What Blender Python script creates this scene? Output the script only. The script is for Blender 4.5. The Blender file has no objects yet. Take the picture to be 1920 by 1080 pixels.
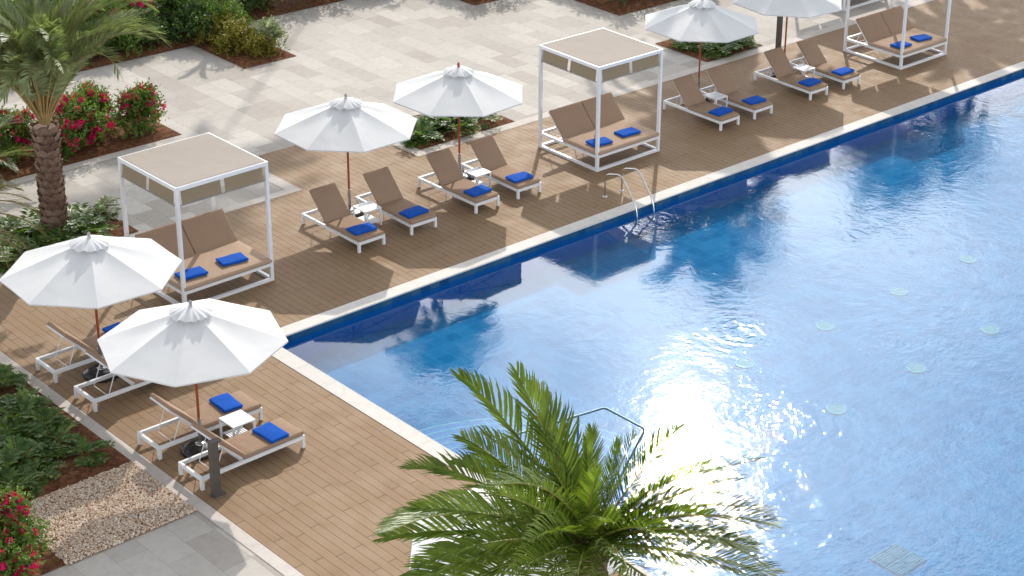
import bpy, bmesh, math, random
from mathutils import Vector, Matrix, Euler, noise
R = math.radians
C = bpy.context.scene.collection
sc = bpy.context.scene

# ------------------------------------------------------------------ camera
cam_d = bpy.data.cameras.new("camera"); cam = bpy.data.objects.new("camera", cam_d); C.objects.link(cam)
FW = Vector((0.66736219, 0.63194518, -0.39404695)); RT = Vector((0.69920199, -0.71383932, 0.03937005)); UP = Vector((0.25640649, 0.30179249, 0.9182467))
M = Matrix((RT, UP, -FW)).transposed().to_4x4(); M.translation = (-17.1569, -26.9388, 16.6)
cam.matrix_world = M
cam_d.sensor_width = 36; cam_d.lens = 3459.382 / 1920 * 36
cam_d.shift_x = (960 - 1285.66) / 1920; cam_d.shift_y = (371.504 - 540) / 1920
cam_d.clip_start = 0.5; cam_d.clip_end = 2000
sc.camera = cam

# ------------------------------------------------------------------ light
SUN_AZ, SUN_EL = R(43.3), R(31.7)          # azimuth counted from +X towards +Y
sd = Vector((math.cos(SUN_AZ) * math.cos(SUN_EL), math.sin(SUN_AZ) * math.cos(SUN_EL), math.sin(SUN_EL)))
sl = bpy.data.lights.new("sun", 'SUN'); sl.energy = 3.9; sl.angle = R(0.53); sl.color = (1.0, 0.93, 0.83)
so = bpy.data.objects.new("sun", sl); C.objects.link(so); so.rotation_euler = (-sd).to_track_quat('-Z', 'Y').to_euler()
w = bpy.data.worlds.new("World"); sc.world = w; w.use_nodes = True
nt = w.node_tree; nt.nodes.clear()
def N(t, ty, **k):
    n = t.nodes.new(ty)
    for a, b in k.items(): setattr(n, a, b)
    return n
def math_n(t, op, a, b=None, c=None, clamp=False):
    n = N(t, 'ShaderNodeMath', operation=op); n.use_clamp = clamp
    for i, v in enumerate((a, b, c)):
        if v is None: continue
        if isinstance(v, (int, float)): n.inputs[i].default_value = v
        else: t.links.new(v, n.inputs[i])
    return n.outputs[0]
def mixc(t, f, a, b, bt='MIX'):
    n = N(t, 'ShaderNodeMix', data_type='RGBA', blend_type=bt)
    for k, v in ((0, f), (6, a), (7, b)):
        if isinstance(v, (int, float)): n.inputs[k].default_value = v
        elif isinstance(v, tuple): n.inputs[k].default_value = v if len(v) == 4 else (*v, 1)
        else: t.links.new(v, n.inputs[k])
    return n.outputs[2]
def ramp(t, f, stops):
    n = N(t, 'ShaderNodeValToRGB'); e = n.color_ramp.elements
    while len(e) < len(stops): e.new(0.5)
    for i, (p, c) in enumerate(stops):
        e[i].position = p; e[i].color = (*c, 1) if len(c) == 3 else c
    if f is not None: t.links.new(f, n.inputs[0])
    return n.outputs[0]
sky = N(nt, 'ShaderNodeTexSky', sky_type='NISHITA', sun_disc=False)
sky.sun_elevation = SUN_EL; sky.sun_rotation = math.pi / 2 - SUN_AZ
sky.air_density = 1.0; sky.dust_density = 0.7; sky.ozone_density = 1.2
tc = N(nt, 'ShaderNodeTexCoord'); sx = N(nt, 'ShaderNodeSeparateXYZ'); nt.links.new(tc.outputs['Generated'], sx.inputs[0])
zc = math_n(nt, 'MAXIMUM', sx.outputs[2], 0.08)
cx = N(nt, 'ShaderNodeCombineXYZ')
nt.links.new(math_n(nt, 'DIVIDE', sx.outputs[0], zc), cx.inputs[0]); nt.links.new(math_n(nt, 'DIVIDE', sx.outputs[1], zc), cx.inputs[1])
cn = N(nt, 'ShaderNodeTexNoise'); cn.inputs['Scale'].default_value = 2.6; cn.inputs['Detail'].default_value = 7; cn.inputs['Roughness'].default_value = 0.55; cn.inputs['Distortion'].default_value = 0.4
nt.links.new(cx.outputs[0], cn.inputs['Vector'])
cf = ramp(nt, cn.outputs[0], [(0.27, (0, 0, 0)), (0.53, (1, 1, 1))])
bw = N(nt, 'ShaderNodeRGBToBW'); nt.links.new(sky.outputs[0], bw.inputs[0])
cl = math_n(nt, 'MULTIPLY', bw.outputs[0], 4.1)
cc = N(nt, 'ShaderNodeCombineColor')
nt.links.new(math_n(nt, 'MULTIPLY', cl, .97), cc.inputs[0]); nt.links.new(cl, cc.inputs[1]); nt.links.new(math_n(nt, 'MULTIPLY', cl, 1.03), cc.inputs[2])
mixsky = mixc(nt, math_n(nt, 'MULTIPLY', cf, 0.92), sky.outputs[0], cc.outputs[0])
bg = N(nt, 'ShaderNodeBackground'); bg.inputs[1].default_value = 0.124; nt.links.new(mixsky, bg.inputs[0])
wo = N(nt, 'ShaderNodeOutputWorld'); nt.links.new(bg.outputs[0], wo.inputs[0])
sc.view_settings.view_transform = 'Standard'; sc.view_settings.look = 'None'; sc.view_settings.exposure = 0.0; sc.view_settings.gamma = 1
sc.cycles.max_bounces = 8; sc.cycles.transparent_max_bounces = 12; sc.cycles.diffuse_bounces = 3
sc.cycles.use_denoising = True

# ------------------------------------------------------------------ mesh helpers
class MB:
    def __init__(s): s.v = []; s.f = []; s.sm = []
    def add(s, vs, fs, smooth=False):
        o = len(s.v); s.v.extend([tuple(v) for v in vs]); s.f.extend([tuple(i + o for i in f) for f in fs]); s.sm.extend([smooth] * len(fs)); return s
    def box(s, x0, x1, y0, y1, z0, z1, m=None):
        vs = [(x0, y0, z0), (x1, y0, z0), (x1, y1, z0), (x0, y1, z0), (x0, y0, z1), (x1, y0, z1), (x1, y1, z1), (x0, y1, z1)]
        if m is not None: vs = [m @ Vector(v) for v in vs]
        return s.add(vs, [(0, 3, 2, 1), (4, 5, 6, 7), (0, 1, 5, 4), (1, 2, 6, 5), (2, 3, 7, 6), (3, 0, 4, 7)])
    def quad(s, x0, x1, y0, y1, z): return s.add([(x0, y0, z), (x1, y0, z), (x1, y1, z), (x0, y1, z)], [(0, 1, 2, 3)])
    def tube(s, pts, r, n=10, cap=True, r2=None, smooth=True):
        pts = [Vector(p) for p in pts]; rings = []; prev = None
        for i, p in enumerate(pts):
            if i == 0: d = pts[1] - p
            elif i == len(pts) - 1: d = p - pts[-2]
            else: d = (pts[i + 1] - p).normalized() + (p - pts[i - 1]).normalized()
            d.normalize()
            if prev is None:
                a = Vector((0, 0, 1)) if abs(d.z) < .9 else Vector((1, 0, 0)); u = d.cross(a).normalized()
            else: u = (prev - d * prev.dot(d)).normalized()
            prev = u; v = d.cross(u)
            rr = r if r2 is None else r + (r2 - r) * i / (len(pts) - 1)
            rings.append([p + (u * math.cos(2 * math.pi * k / n) + v * math.sin(2 * math.pi * k / n)) * rr for k in range(n)])
        vs = [q for g in rings for q in g]; fs = []
        for i in range(len(pts) - 1):
            for k in range(n): fs.append((i * n + k, i * n + (k + 1) % n, (i + 1) * n + (k + 1) % n, (i + 1) * n + k))
        s.add(vs, fs, smooth)
        if cap:
            s.add(rings[0], [tuple(reversed(range(n)))]); s.add(rings[-1], [tuple(range(n))])
        return s
    def bar(s, a, b, wx, wz):
        a = Vector(a); b = Vector(b); d = (b - a); L = d.length; q = d.to_track_quat('Y', 'Z').to_matrix().to_4x4(); q.translation = a
        return s.box(-wx / 2, wx / 2, 0, L, -wz / 2, wz / 2, q)
    def lathe(s, prof, n=24, c=(0, 0, 0), smooth=True):
        vs = []; fs = []
        for r, z in prof:
            for k in range(n): vs.append((c[0] + r * math.cos(2 * math.pi * k / n), c[1] + r * math.sin(2 * math.pi * k / n), c[2] + z))
        for i in range(len(prof) - 1):
            for k in range(n): fs.append((i * n + k, i * n + (k + 1) % n, (i + 1) * n + (k + 1) % n, (i + 1) * n + k))
        return s.add(vs, fs, smooth)
    def mesh(s, name, m):
        me = bpy.data.meshes.new(name); me.from_pydata(s.v, [], s.f); me.materials.append(m)
        me.polygons.foreach_set('use_smooth', s.sm); me.update(); return me
    def obj(s, name, m, parent=None, **k):
        o = bpy.data.objects.new(name, s.mesh(name, m)); C.objects.link(o); o.parent = parent; tag(o, **k); return o
def tag(o, label=None, category=None, group=None, kind=None):
    for a, b in (('label', label), ('category', category), ('group', group), ('kind', kind)):
        if b: o[a] = b
    return o
def empty(name, loc=(0, 0, 0), rz=0, **k):
    o = bpy.data.objects.new(name, None); C.objects.link(o); o.location = loc; o.rotation_euler = (0, 0, rz); o.empty_display_size = .2; return tag(o, **k)
def mobj(name, me, parent=None, loc=(0, 0, 0), rot=(0, 0, 0), sca=(1, 1, 1)):
    o = bpy.data.objects.new(name, me); C.objects.link(o); o.parent = parent; o.location = loc; o.rotation_euler = rot; o.scale = sca; return o
def copy_tree(o, parent=None):
    c = o.copy(); C.objects.link(c)
    if parent is not None: c.parent = parent; c.matrix_parent_inverse = o.matrix_parent_inverse.copy()
    for ch in [x for x in kids.get(o.name, [])]: kids.setdefault(c.name, []).append(copy_tree(ch, c))
    return c
kids = {}
def index_kids(o, allobs=None):
    kids[o.name] = [x for x in bpy.data.objects if x.parent == o]
    for x in kids[o.name]: index_kids(x)
def bevelled(x0, x1, y0, y1, z0, z1, b, seg=3, puff=0.0, wob=0.0, seed=0, cut=0):
    """a soft cushion block, returned as an MB"""
    bm = bmesh.new(); bmesh.ops.create_cube(bm, size=1)
    for v in bm.verts: v.co = Vector(((x0 + x1) / 2 + v.co.x * (x1 - x0), (y0 + y1) / 2 + v.co.y * (y1 - y0), (z0 + z1) / 2 + v.co.z * (z1 - z0)))
    if cut: bmesh.ops.subdivide_edges(bm, edges=[e for e in bm.edges if abs((e.verts[0].co - e.verts[1].co).z) < 1e-6], cuts=cut, use_grid_fill=True)
    ed = [e for e in bm.edges if len(e.link_faces) == 2 and e.calc_face_angle(0) > 0.5]
    bmesh.ops.bevel(bm, geom=ed, offset=b, segments=seg, profile=0.5, affect='EDGES')
    for v in bm.verts:
        u = (v.co.x - x0) / (x1 - x0) * 2 - 1; t = (v.co.y - y0) / (y1 - y0) * 2 - 1
        v.co.z += puff * max(0, 1 - u * u) ** .5 * max(0, 1 - t * t) ** .5 * (1 if v.co.z > (z0 + z1) / 2 else -0.2)
        if wob: v.co += noise.noise_vector(v.co * 4 + Vector((seed * 7.1, 0, 0))) * wob
    m = MB(); bm.verts.index_update(); m.add([v.co.copy() for v in bm.verts], [[v.index for v in f.verts] for f in bm.faces], True); bm.free(); return m
def xf(mb, mat):
    mb.v = [tuple(mat @ Vector(v)) for v in mb.v]; return mb

# ------------------------------------------------------------------ materials
def newmat(name):
    m = bpy.data.materials.new(name); m.use_nodes = True; t = m.node_tree
    b = t.nodes['Principled BSDF']; return m, t, b
def noise_n(t, scale, detail=4, rough=.55, vec=None, obj=True, dist=0):
    n = N(t, 'ShaderNodeTexNoise'); n.inputs['Scale'].default_value = scale; n.inputs['Detail'].default_value = detail; n.inputs['Roughness'].default_value = rough; n.inputs['Distortion'].default_value = dist
    if vec is None:
        c = N(t, 'ShaderNodeTexCoord'); vec = c.outputs['Object']
    t.links.new(vec, n.inputs['Vector']); return n.outputs[0]
def bump(t, b, h, dist, strength=1.0):
    n = N(t, 'ShaderNodeBump'); n.inputs['Strength'].default_value = strength; n.inputs['Distance'].default_value = dist
    t.links.new(h, n.inputs['Height']); t.links.new(n.outputs[0], b.inputs['Normal']); return n
def simple(name, col, rough=.5, metal=0, var=.08, vs=6, bs=0, bscale=200, spec=None):
    m, t, b = newmat(name)
    f = noise_n(t, vs, 5)
    lo = tuple(c * (1 - var) for c in col); hi = tuple(min(1, c * (1 + var)) for c in col)
    t.links.new(ramp(t, f, [(.3, lo), (.7, hi)]), b.inputs['Base Color'])
    b.inputs['Roughness'].default_value = rough; b.inputs['Metallic'].default_value = metal
    if spec is not None: b.inputs['Specular IOR Level'].default_value = spec
    if bs: bump(t, b, noise_n(t, bscale, 3), bs)
    return m
M_white = simple('white_powder_coat', (.76, .77, .80), .38, var=.04)
M_steel = simple('steel', (.62, .62, .62), .22, 1, var=.1)
M_steeldk = simple('brushed_steel', (.34, .34, .35), .35, 1, var=.12)
M_rail = simple('teal_grey_steel', (.10, .17, .20), .4, .6)
M_wood = simple('varnished_wood', (.28, .055, .02), .35, var=.25, vs=14)
M_bollard = simple('bronze_grey_metal', (.085, .075, .068), .5, var=.15)
M_base = simple('black_granite', (.018, .018, .019), .22, var=.3, vs=60)
M_towel = simple('blue_towel', (.008, .09, .46), .95, var=.12, vs=25, bs=.004, bscale=260, spec=.15)
M_soil = None
def cushion_mat(name, col):
    m, t, b = newmat(name)
    f = noise_n(t, 3, 4); g = noise_n(t, 380, 2)
    c = ramp(t, f, [(.3, tuple(x * .93 for x in col)), (.7, tuple(x * 1.05 for x in col))])
    c2 = mixc(t, .5, c, ramp(t, g, [(.35, tuple(x * .8 for x in col)), (.65, tuple(x * 1.15 for x in col))]))
    t.links.new(c2, b.inputs['Base Color']); b.inputs['Roughness'].default_value = .9; b.inputs['Specular IOR Level'].default_value = .2
    h = math_n(t, 'ADD', math_n(t, 'MULTIPLY', noise_n(t, 7, 3), .012), math_n(t, 'MULTIPLY', g, .0008))
    bump(t, b, h, 1.0); return m
M_cush = cushion_mat('taupe_fabric', (.335, .228, .158))
M_cushb = cushion_mat('taupe_fabric_bed', (.41, .295, .215))
def canvas(name, col, trans=.35, vs=2.0):
    m, t, b = newmat(name)
    f = noise_n(t, vs, 5); c = ramp(t, f, [(.3, tuple(x * .95 for x in col)), (.7, col)])
    t.links.new(c, b.inputs['Base Color']); b.inputs['Roughness'].default_value = .85; b.inputs['Specular IOR Level'].default_value = .2
    h = math_n(t, 'ADD', math_n(t, 'MULTIPLY', noise_n(t, 2.2, 1, dist=.6), .012), math_n(t, 'MULTIPLY', noise_n(t, 300, 2), .0004)); bump(t, b, h, 1)
    tr = N(t, 'ShaderNodeBsdfTranslucent'); t.links.new(c, tr.inputs[0])
    mx = N(t, 'ShaderNodeMixShader'); mx.inputs[0].default_value = trans; t.links.new(b.outputs[0], mx.inputs[1]); t.links.new(tr.outputs[0], mx.inputs[2])
    t.links.new(mx.outputs[0], t.nodes['Material Output'].inputs[0]); return m
M_canvas = canvas('white_canvas', (.715, .72, .73), .07)
M_mesh = canvas('taupe_mesh_fabric', (.44, .385, .34), .2)
M_val = canvas('taupe_valance_fabric', (.42, .35, .25), .5)
def leafmat(name, cols, trans=.35, rough=.42, spec=.5):
    m, t, b = newmat(name)
    g = N(t, 'ShaderNodeNewGeometry'); n = len(cols)
    r = N(t, 'ShaderNodeValToRGB'); e = r.color_ramp.elements
    while len(e) < n: e.new(.5)
    for i, c in enumerate(cols): e[i].position = i / (n - 1); e[i].color = (*c, 1)
    t.links.new(g.outputs['Random Per Island'], r.inputs[0])
    c = mixc(t, .35, r.outputs[0], ramp(t, noise_n(t, 3, 3), [(.35, tuple(x * .55 for x in cols[0])), (.65, tuple(min(1, x * 1.3) for x in cols[-1]))]))
    t.links.new(c, b.inputs['Base Color']); b.inputs['Roughness'].default_value = rough; b.inputs['Specular IOR Level'].default_value = spec
    tr = N(t, 'ShaderNodeBsdfTranslucent')
    t.links.new(mixc(t, 1.0, c, (1.25, 1.35, .6), 'MULTIPLY'), tr.inputs[0])
    mx = N(t, 'ShaderNodeMixShader'); mx.inputs[0].default_value = trans; t.links.new(b.outputs[0], mx.inputs[1]); t.links.new(tr.outputs[0], mx.inputs[2])
    t.links.new(mx.outputs[0], t.nodes['Material Output'].inputs[0]); return m
M_leaf = leafmat('shrub_leaf', [(.045, .10, .014), (.09, .18, .02), (.17, .26, .035)])
M_leafdk = leafmat('dark_shrub_leaf', [(.02, .055, .012), (.05, .11, .022), (.11, .18, .035)])
M_leafyl = leafmat('yellow_shrub_leaf', [(.07, .10, .012), (.17, .18, .02), (.34, .25, .02)])
M_leafvar = leafmat('variegated_leaf', [(.05, .11, .03), (.12, .17, .06), (.45, .46, .30)])
M_pinn = leafmat('pinnate_leaf', [(.03, .085, .014), (.07, .16, .028), (.20, .29, .07)], .38, .45, .4)
M_flower = leafmat('magenta_bract', [(.62, .01, .13), (.78, .04, .28), (.68, .02, .08)], .3, .6, .2)
M_flowerw = leafmat('white_petal', [(.6, .6, .55), (.75, .74, .7)], .3, .6, .2)
M_palm = leafmat('palm_leaflet', [(.045, .085, .011), (.095, .155, .018), (.21, .27, .045)], .36, .42, .35)
M_palmgr = leafmat('dusty_palm_leaflet', [(.11, .15, .06), (.19, .235, .105), (.33, .37, .20)], .3, .45, .5)
M_palmdry = leafmat('dry_palm_leaflet', [(.18, .17, .06), (.30, .24, .12), (.42, .33, .2)], .3, .6, .3)
M_rachis = simple('palm_rachis', (.30, .30, .07), .45, var=.2)
M_rachisgr = simple('pale_palm_rachis', (.33, .23, .09), .5, var=.25)
M_stem = simple('woody_stem', (.13, .08, .045), .8, var=.3, vs=20)
M_hose = simple('irrigation_hose', (.015, .013, .012), .5)

def worldco(t):
    g = N(t, 'ShaderNodeNewGeometry'); s = N(t, 'ShaderNodeSeparateXYZ'); t.links.new(g.outputs['Position'], s.inputs[0]); return g.outputs['Position'], s.outputs[0], s.outputs[1]
def comb(t, a, b, c=0.0):
    n = N(t, 'ShaderNodeCombineXYZ')
    for i, v in enumerate((a, b, c)):
        if isinstance(v, (int, float)): n.inputs[i].default_value = v
        else: t.links.new(v, n.inputs[i])
    return n.outputs[0]
def wnoise(t, vec):
    n = N(t, 'ShaderNodeTexWhiteNoise', noise_dimensions='3D'); t.links.new(vec, n.inputs['Vector']); return n
def planks(t, x, y, W, L, gap, gapy, rand=.5, alt=False):
    """cells of width W in x and length L in y, each column shifted; returns (column id, row id, inside mask)"""
    u = math_n(t, 'DIVIDE', x, W); cu = math_n(t, 'FLOOR', u); fu = math_n(t, 'SUBTRACT', u, cu)
    wn = wnoise(t, comb(t, cu, 3.7)).outputs[0]
    off = math_n(t, 'MULTIPLY', wn, rand)
    if alt: off = math_n(t, 'ADD', off, math_n(t, 'MULTIPLY', math_n(t, 'MODULO', math_n(t, 'ADD', cu, 1000), 2), .5))
    v = math_n(t, 'ADD', math_n(t, 'DIVIDE', y, L), off); cv = math_n(t, 'FLOOR', v); fv = math_n(t, 'SUBTRACT', v, cv)
    du = math_n(t, 'MULTIPLY', math_n(t, 'MINIMUM', fu, math_n(t, 'SUBTRACT', 1, fu)), W)
    dv = math_n(t, 'MULTIPLY', math_n(t, 'MINIMUM', fv, math_n(t, 'SUBTRACT', 1, fv)), L)
    a = math_n(t, 'DIVIDE', du, gap, clamp=True); b = math_n(t, 'DIVIDE', dv, gapy, clamp=True)
    return cu, cv, math_n(t, 'MULTIPLY', a, b), fu, wn

def deck_mat():
    m, t, b = newmat('timber_decking'); pos, x, y = worldco(t)
    cu, cv, ins, fu, wn = planks(t, x, y, .1635, 1.62, .0065, .0085, .12, True)
    rnd = wnoise(t, comb(t, cu, cv, 1.3)).outputs[0]
    base = ramp(t, rnd, [(0, (.252, .158, .087)), (.5, (.28, .177, .100)), (1, (.31, .198, .115))])
    gr = noise_n(t, 1, 6, .65, comb(t, math_n(t, 'MULTIPLY', x, 55), math_n(t, 'MULTIPLY', y, 1.3), math_n(t, 'MULTIPLY', rnd, 30)))
    c = mixc(t, .55, base, ramp(t, gr, [(.3, (0.174, 0.103, 0.056)), (.7, (0.375, 0.241, 0.140))]))
    big = noise_n(t, .45, 7, .68, pos, dist=.8)
    c = mixc(t, .5, c, ramp(t, big, [(.3, (0.218, 0.132, 0.072)), (.7, (.30, 0.218, 0.132))]))
    # fine grooves milled into each board
    gro = math_n(t, 'ABSOLUTE', math_n(t, 'SINE', math_n(t, 'MULTIPLY', fu, math.pi * 5)))
    gro = math_n(t, 'MULTIPLY', gro, 6, clamp=True)
    c = mixc(t, math_n(t, 'MULTIPLY', math_n(t, 'SUBTRACT', 1, gro), .22), c, (.16, .10, .06))
    c = mixc(t, ins, (.03, .016, .009), c)
    t.links.new(c, b.inputs['Base Color'])
    sm = noise_n(t, 2.2, 3, .5, pos)
    t.links.new(ramp(t, sm, [(.3, (.6,) * 3), (.7, (.75,) * 3)]), b.inputs['Roughness'])
    b.inputs['Specular IOR Level'].default_value = .15
    h = math_n(t, 'ADD', math_n(t, 'MULTIPLY', ins, .004), math_n(t, 'ADD', math_n(t, 'MULTIPLY', gro, .0006), math_n(t, 'ADD', math_n(t, 'MULTIPLY', gr, .0008), math_n(t, 'MULTIPLY', rnd, .001))))
    bump(t, b, h, 1.0); return m
def stone_mat(name, W, L, cols, gap=.004, rand=1.0, ox=0, oy=0, swap=False):
    m, t, b = newmat(name); pos, x, y = worldco(t)
    if swap: x, y = y, x
    x = math_n(t, 'ADD', x, ox + 500 * W); y = math_n(t, 'ADD', y, oy + 500 * L)
    cu, cv, ins, fu, wn = planks(t, x, y, W, L, gap, gap, rand)
    rnd = wnoise(t, comb(t, cu, cv, 9.1)).outputs[0]
    n = len(cols); c = ramp(t, rnd, [(i / (n - 1), q) for i, q in enumerate(cols)])
    mot = noise_n(t, 6, 7, .68, pos, dist=.5); c = mixc(t, .45, c, mixc(t, 1.0, c, ramp(t, mot, [(.3, (.72, .71, .70)), (.5, (1, 1, 1)), (.72, (1.16, 1.16, 1.16))]), 'MULTIPLY'))
    big = noise_n(t, .5, 4, .6, pos); c = mixc(t, .15, c, ramp(t, big, [(.3, tuple(v * .82 for v in cols[0])), (.7, tuple(min(.7, v * 1.1) for v in cols[-1]))]))
    c = mixc(t, ins, tuple(v * .55 for v in cols[0]), c)
    t.links.new(c, b.inputs['Base Color']); b.inputs['Roughness'].default_value = .8; b.inputs['Specular IOR Level'].default_value = .2
    h = math_n(t, 'ADD', math_n(t, 'MULTIPLY', ins, .002), math_n(t, 'ADD', math_n(t, 'MULTIPLY', noise_n(t, 45, 4, .6, pos), .002), math_n(t, 'MULTIPLY', rnd, .001)))
    bump(t, b, h, 1.0); return m
M_deck = deck_mat()
M_patio = stone_mat('pale_stone_paving', .53, 1.04, [(.355, .32, .285), (.42, .385, .35), (.46, .425, .388), (.51, .475, .435)])
M_border = stone_mat('stone_border', .9, .9, [(.50, .45, .41), (.57, .52, .48)], ox=.2)
M_coping = stone_mat('white_coping_stone', 20, .92, [(.60, .565, .53), (.68, .645, .605)], .003, 0, oy=.3)
M_copingx = stone_mat('white_coping_stone_far', 20, .92, [(.60, .565, .53), (.68, .645, .605)], .003, 0, oy=.6, swap=True)
def soil_mat():
    m, t, b = newmat('red_sandy_soil'); pos, x, y = worldco(t)
    c = ramp(t, noise_n(t, 9, 8, .7, pos), [(.3, (.06, .024, .012)), (.5, (.16, .068, .033)), (.72, (.33, .16, .085))])
    t.links.new(c, b.inputs['Base Color']); b.inputs['Roughness'].default_value = .95; b.inputs['Specular IOR Level'].default_value = .1
    bump(t, b, noise_n(t, 30, 6, .7, pos), .04); return m
M_soil = soil_mat()
M_ground = simple('sandy_ground', (.42, .36, .30), .9, var=.15)
def tile_mat(name, cols, s, gap=.006, groutf=1.25, kind='floor'):
    m, t, b = newmat(name); g = N(t, 'ShaderNodeNewGeometry'); pos = g.outputs['Position']
    sp = N(t, 'ShaderNodeSeparateXYZ'); t.links.new(pos, sp.inputs[0]); x, y, z = sp.outputs
    if kind == 'wally': a, bb = y, z
    elif kind == 'wallx': a, bb = x, z
    else: a, bb = x, y
    def cell(v): 
        u = math_n(t, 'DIVIDE', v, s); f = math_n(t, 'FLOOR', u); fr = math_n(t, 'SUBTRACT', u, f); return f, math_n(t, 'MULTIPLY', math_n(t, 'MINIMUM', fr, math_n(t, 'SUBTRACT', 1, fr)), s)
    ca, da = cell(a); cb, db = cell(bb)
    rnd = wnoise(t, comb(t, ca, cb, 2.2)).outputs[0]
    n = len(cols); c = ramp(t, rnd, [(i / (n - 1), q) for i, q in enumerate(cols)])
    c = mixc(t, .4, c, ramp(t, noise_n(t, 2.5, 5, .6, pos), [(.35, cols[0]), (.65, cols[-1])]))
    if kind != 'floor': c = mixc(t, math_n(t, 'GREATER_THAN', z, -.147), mixc(t, .35, (.006, .17, .52), c), c)
    ins = math_n(t, 'DIVIDE', math_n(t, 'MINIMUM', da, db), gap, clamp=True)
    c = mixc(t, ins, tuple(min(1, q * groutf) for q in cols[-1]), c)
    t.links.new(c, b.inputs['Base Color']); b.inputs['Roughness'].default_value = .9; b.inputs['Specular IOR Level'].default_value = 0
    return m
FL = [(.018, .145, .33), (.030, .175, .37), (.050, .225, .43)]
M_pfloor = tile_mat('blue_pool_tiles', FL, .33, .008)
M_pwallx = tile_mat('pool_wall_tiles', [(.012, .06, .16), (.03, .11, .20), (.07, .15, .20), (.015, .08, .22)], .24, .004, 1, 'wallx')
M_pwally = tile_mat('pool_wall_tiles_side', [(.012, .06, .16), (.03, .11, .20), (.07, .15, .20), (.015, .08, .22)], .24, .004, 1, 'wally')
M_step = tile_mat('pale_step_tiles', [(.10, .22, .46), (.13, .26, .50)], .15, .004, 1.2)
M_nose = simple('step_nosing', (.16, .38, .52), 1, var=.05, spec=0)
M_disc = simple('pool_light_lens', (.12, .27, .34), 1, var=.06, spec=0)
M_grate = simple('drain_grate', (.09, .24, .38), 1, var=.06, spec=0)

F0 = .06
def water_mat():
    m, t, b = newmat('pool_water'); t.nodes.remove(b); pos, x, y = worldco(t)
    # ripple height in metres: calm in the corner, livelier towards the middle and round the jets
    dist = math_n(t, 'ADD', math_n(t, 'MULTIPLY', x, .014), math_n(t, 'MULTIPLY', y, -.062))
    lf = noise_n(t, .22, 3, .5, pos)
    amp = math_n(t, 'ADD', math_n(t, 'SUBTRACT', dist, .16), math_n(t, 'MULTIPLY', math_n(t, 'SUBTRACT', lf, .5), .6))
    amp = math_n(t, 'MAXIMUM', math_n(t, 'MINIMUM', amp, .6), .03)
    warp = N(t, 'ShaderNodeVectorMath', operation='ADD'); t.links.new(pos, warp.inputs[0])
    wv = N(t, 'ShaderNodeTexNoise'); wv.inputs['Scale'].default_value = .8; t.links.new(pos, wv.inputs['Vector']); t.links.new(wv.outputs[1], warp.inputs[1])
    p2 = warp.outputs[0]
    h1 = math_n(t, 'MULTIPLY', noise_n(t, 1.5, 2, .5, p2), .014)
    h2 = math_n(t, 'MULTIPLY', noise_n(t, 5.0, 3, .6, p2), .0095)
    h3 = math_n(t, 'MULTIPLY', noise_n(t, 11, 3, .65, pos), .0048)
    h = math_n(t, 'MULTIPLY', math_n(t, 'ADD', h1, math_n(t, 'ADD', h2, h3)), amp)
    for (jx, jy, A, k, fall) in JETS:
        dx = math_n(t, 'SUBTRACT', x, jx); dy = math_n(t, 'SUBTRACT', y, jy)
        r = math_n(t, 'SQRT', math_n(t, 'ADD', math_n(t, 'MULTIPLY', dx, dx), math_n(t, 'MULTIPLY', dy, dy)))
        rr = math_n(t, 'ADD', r, math_n(t, 'MULTIPLY', noise_n(t, 2.5, 3, .6, pos), .7))
        s = math_n(t, 'SINE', math_n(t, 'MULTIPLY', rr, k)); e = math_n(t, 'EXPONENT', math_n(t, 'MULTIPLY', r, -fall))
        h = math_n(t, 'ADD', h, math_n(t, 'MULTIPLY', math_n(t, 'MULTIPLY', s, e), A))
    bp = N(t, 'ShaderNodeBump'); bp.inputs['Strength'].default_value = 1; bp.inputs['Distance'].default_value = 1; t.links.new(h, bp.inputs['Height'])
    ge = N(t, 'ShaderNodeNewGeometry'); dp = N(t, 'ShaderNodeVectorMath', operation='DOT_PRODUCT'); t.links.new(ge.outputs['Incoming'], dp.inputs[0]); t.links.new(bp.outputs[0], dp.inputs[1])
    co = math_n(t, 'SUBTRACT', 1, math_n(t, 'ABSOLUTE', dp.outputs['Value']), clamp=True)      # Schlick, the same from above and below
    fre = math_n(t, 'ADD', F0, math_n(t, 'MULTIPLY', math_n(t, 'POWER', co, 5), 1 - F0))
    gl = N(t, 'ShaderNodeBsdfGlossy'); gl.inputs['Roughness'].default_value = .02; t.links.new(bp.outputs[0], gl.inputs['Normal'])
    tr = N(t, 'ShaderNodeBsdfTransparent'); tr.inputs[0].default_value = (.68, .92, .98, 1)
    g2 = N(t, 'ShaderNodeBsdfGlossy'); g2.inputs['Roughness'].default_value = .11; t.links.new(bp.outputs[0], g2.inputs['Normal'])
    gm_ = N(t, 'ShaderNodeMixShader'); gm_.inputs[0].default_value = .013; t.links.new(gl.outputs[0], gm_.inputs[1]); t.links.new(g2.outputs[0], gm_.inputs[2])
    mx = N(t, 'ShaderNodeMixShader'); t.links.new(fre, mx.inputs[0]); t.links.new(tr.outputs[0], mx.inputs[1]); t.links.new(gm_.outputs[0], mx.inputs[2])
    t.links.new(mx.outputs[0], t.nodes['Material Output'].inputs[0]); return m
JETS = [(7.21, -5.54, .0028, 24, 2.0), (9.28, -7.9, .002, 26, 2.6), (12.58, -3.95, .002, 26, 3.0), (5.04, -8.2, .003, 22, 1.1), (10.0, -.5, .0018, 18, 1.8)]
M_water = water_mat()

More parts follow.
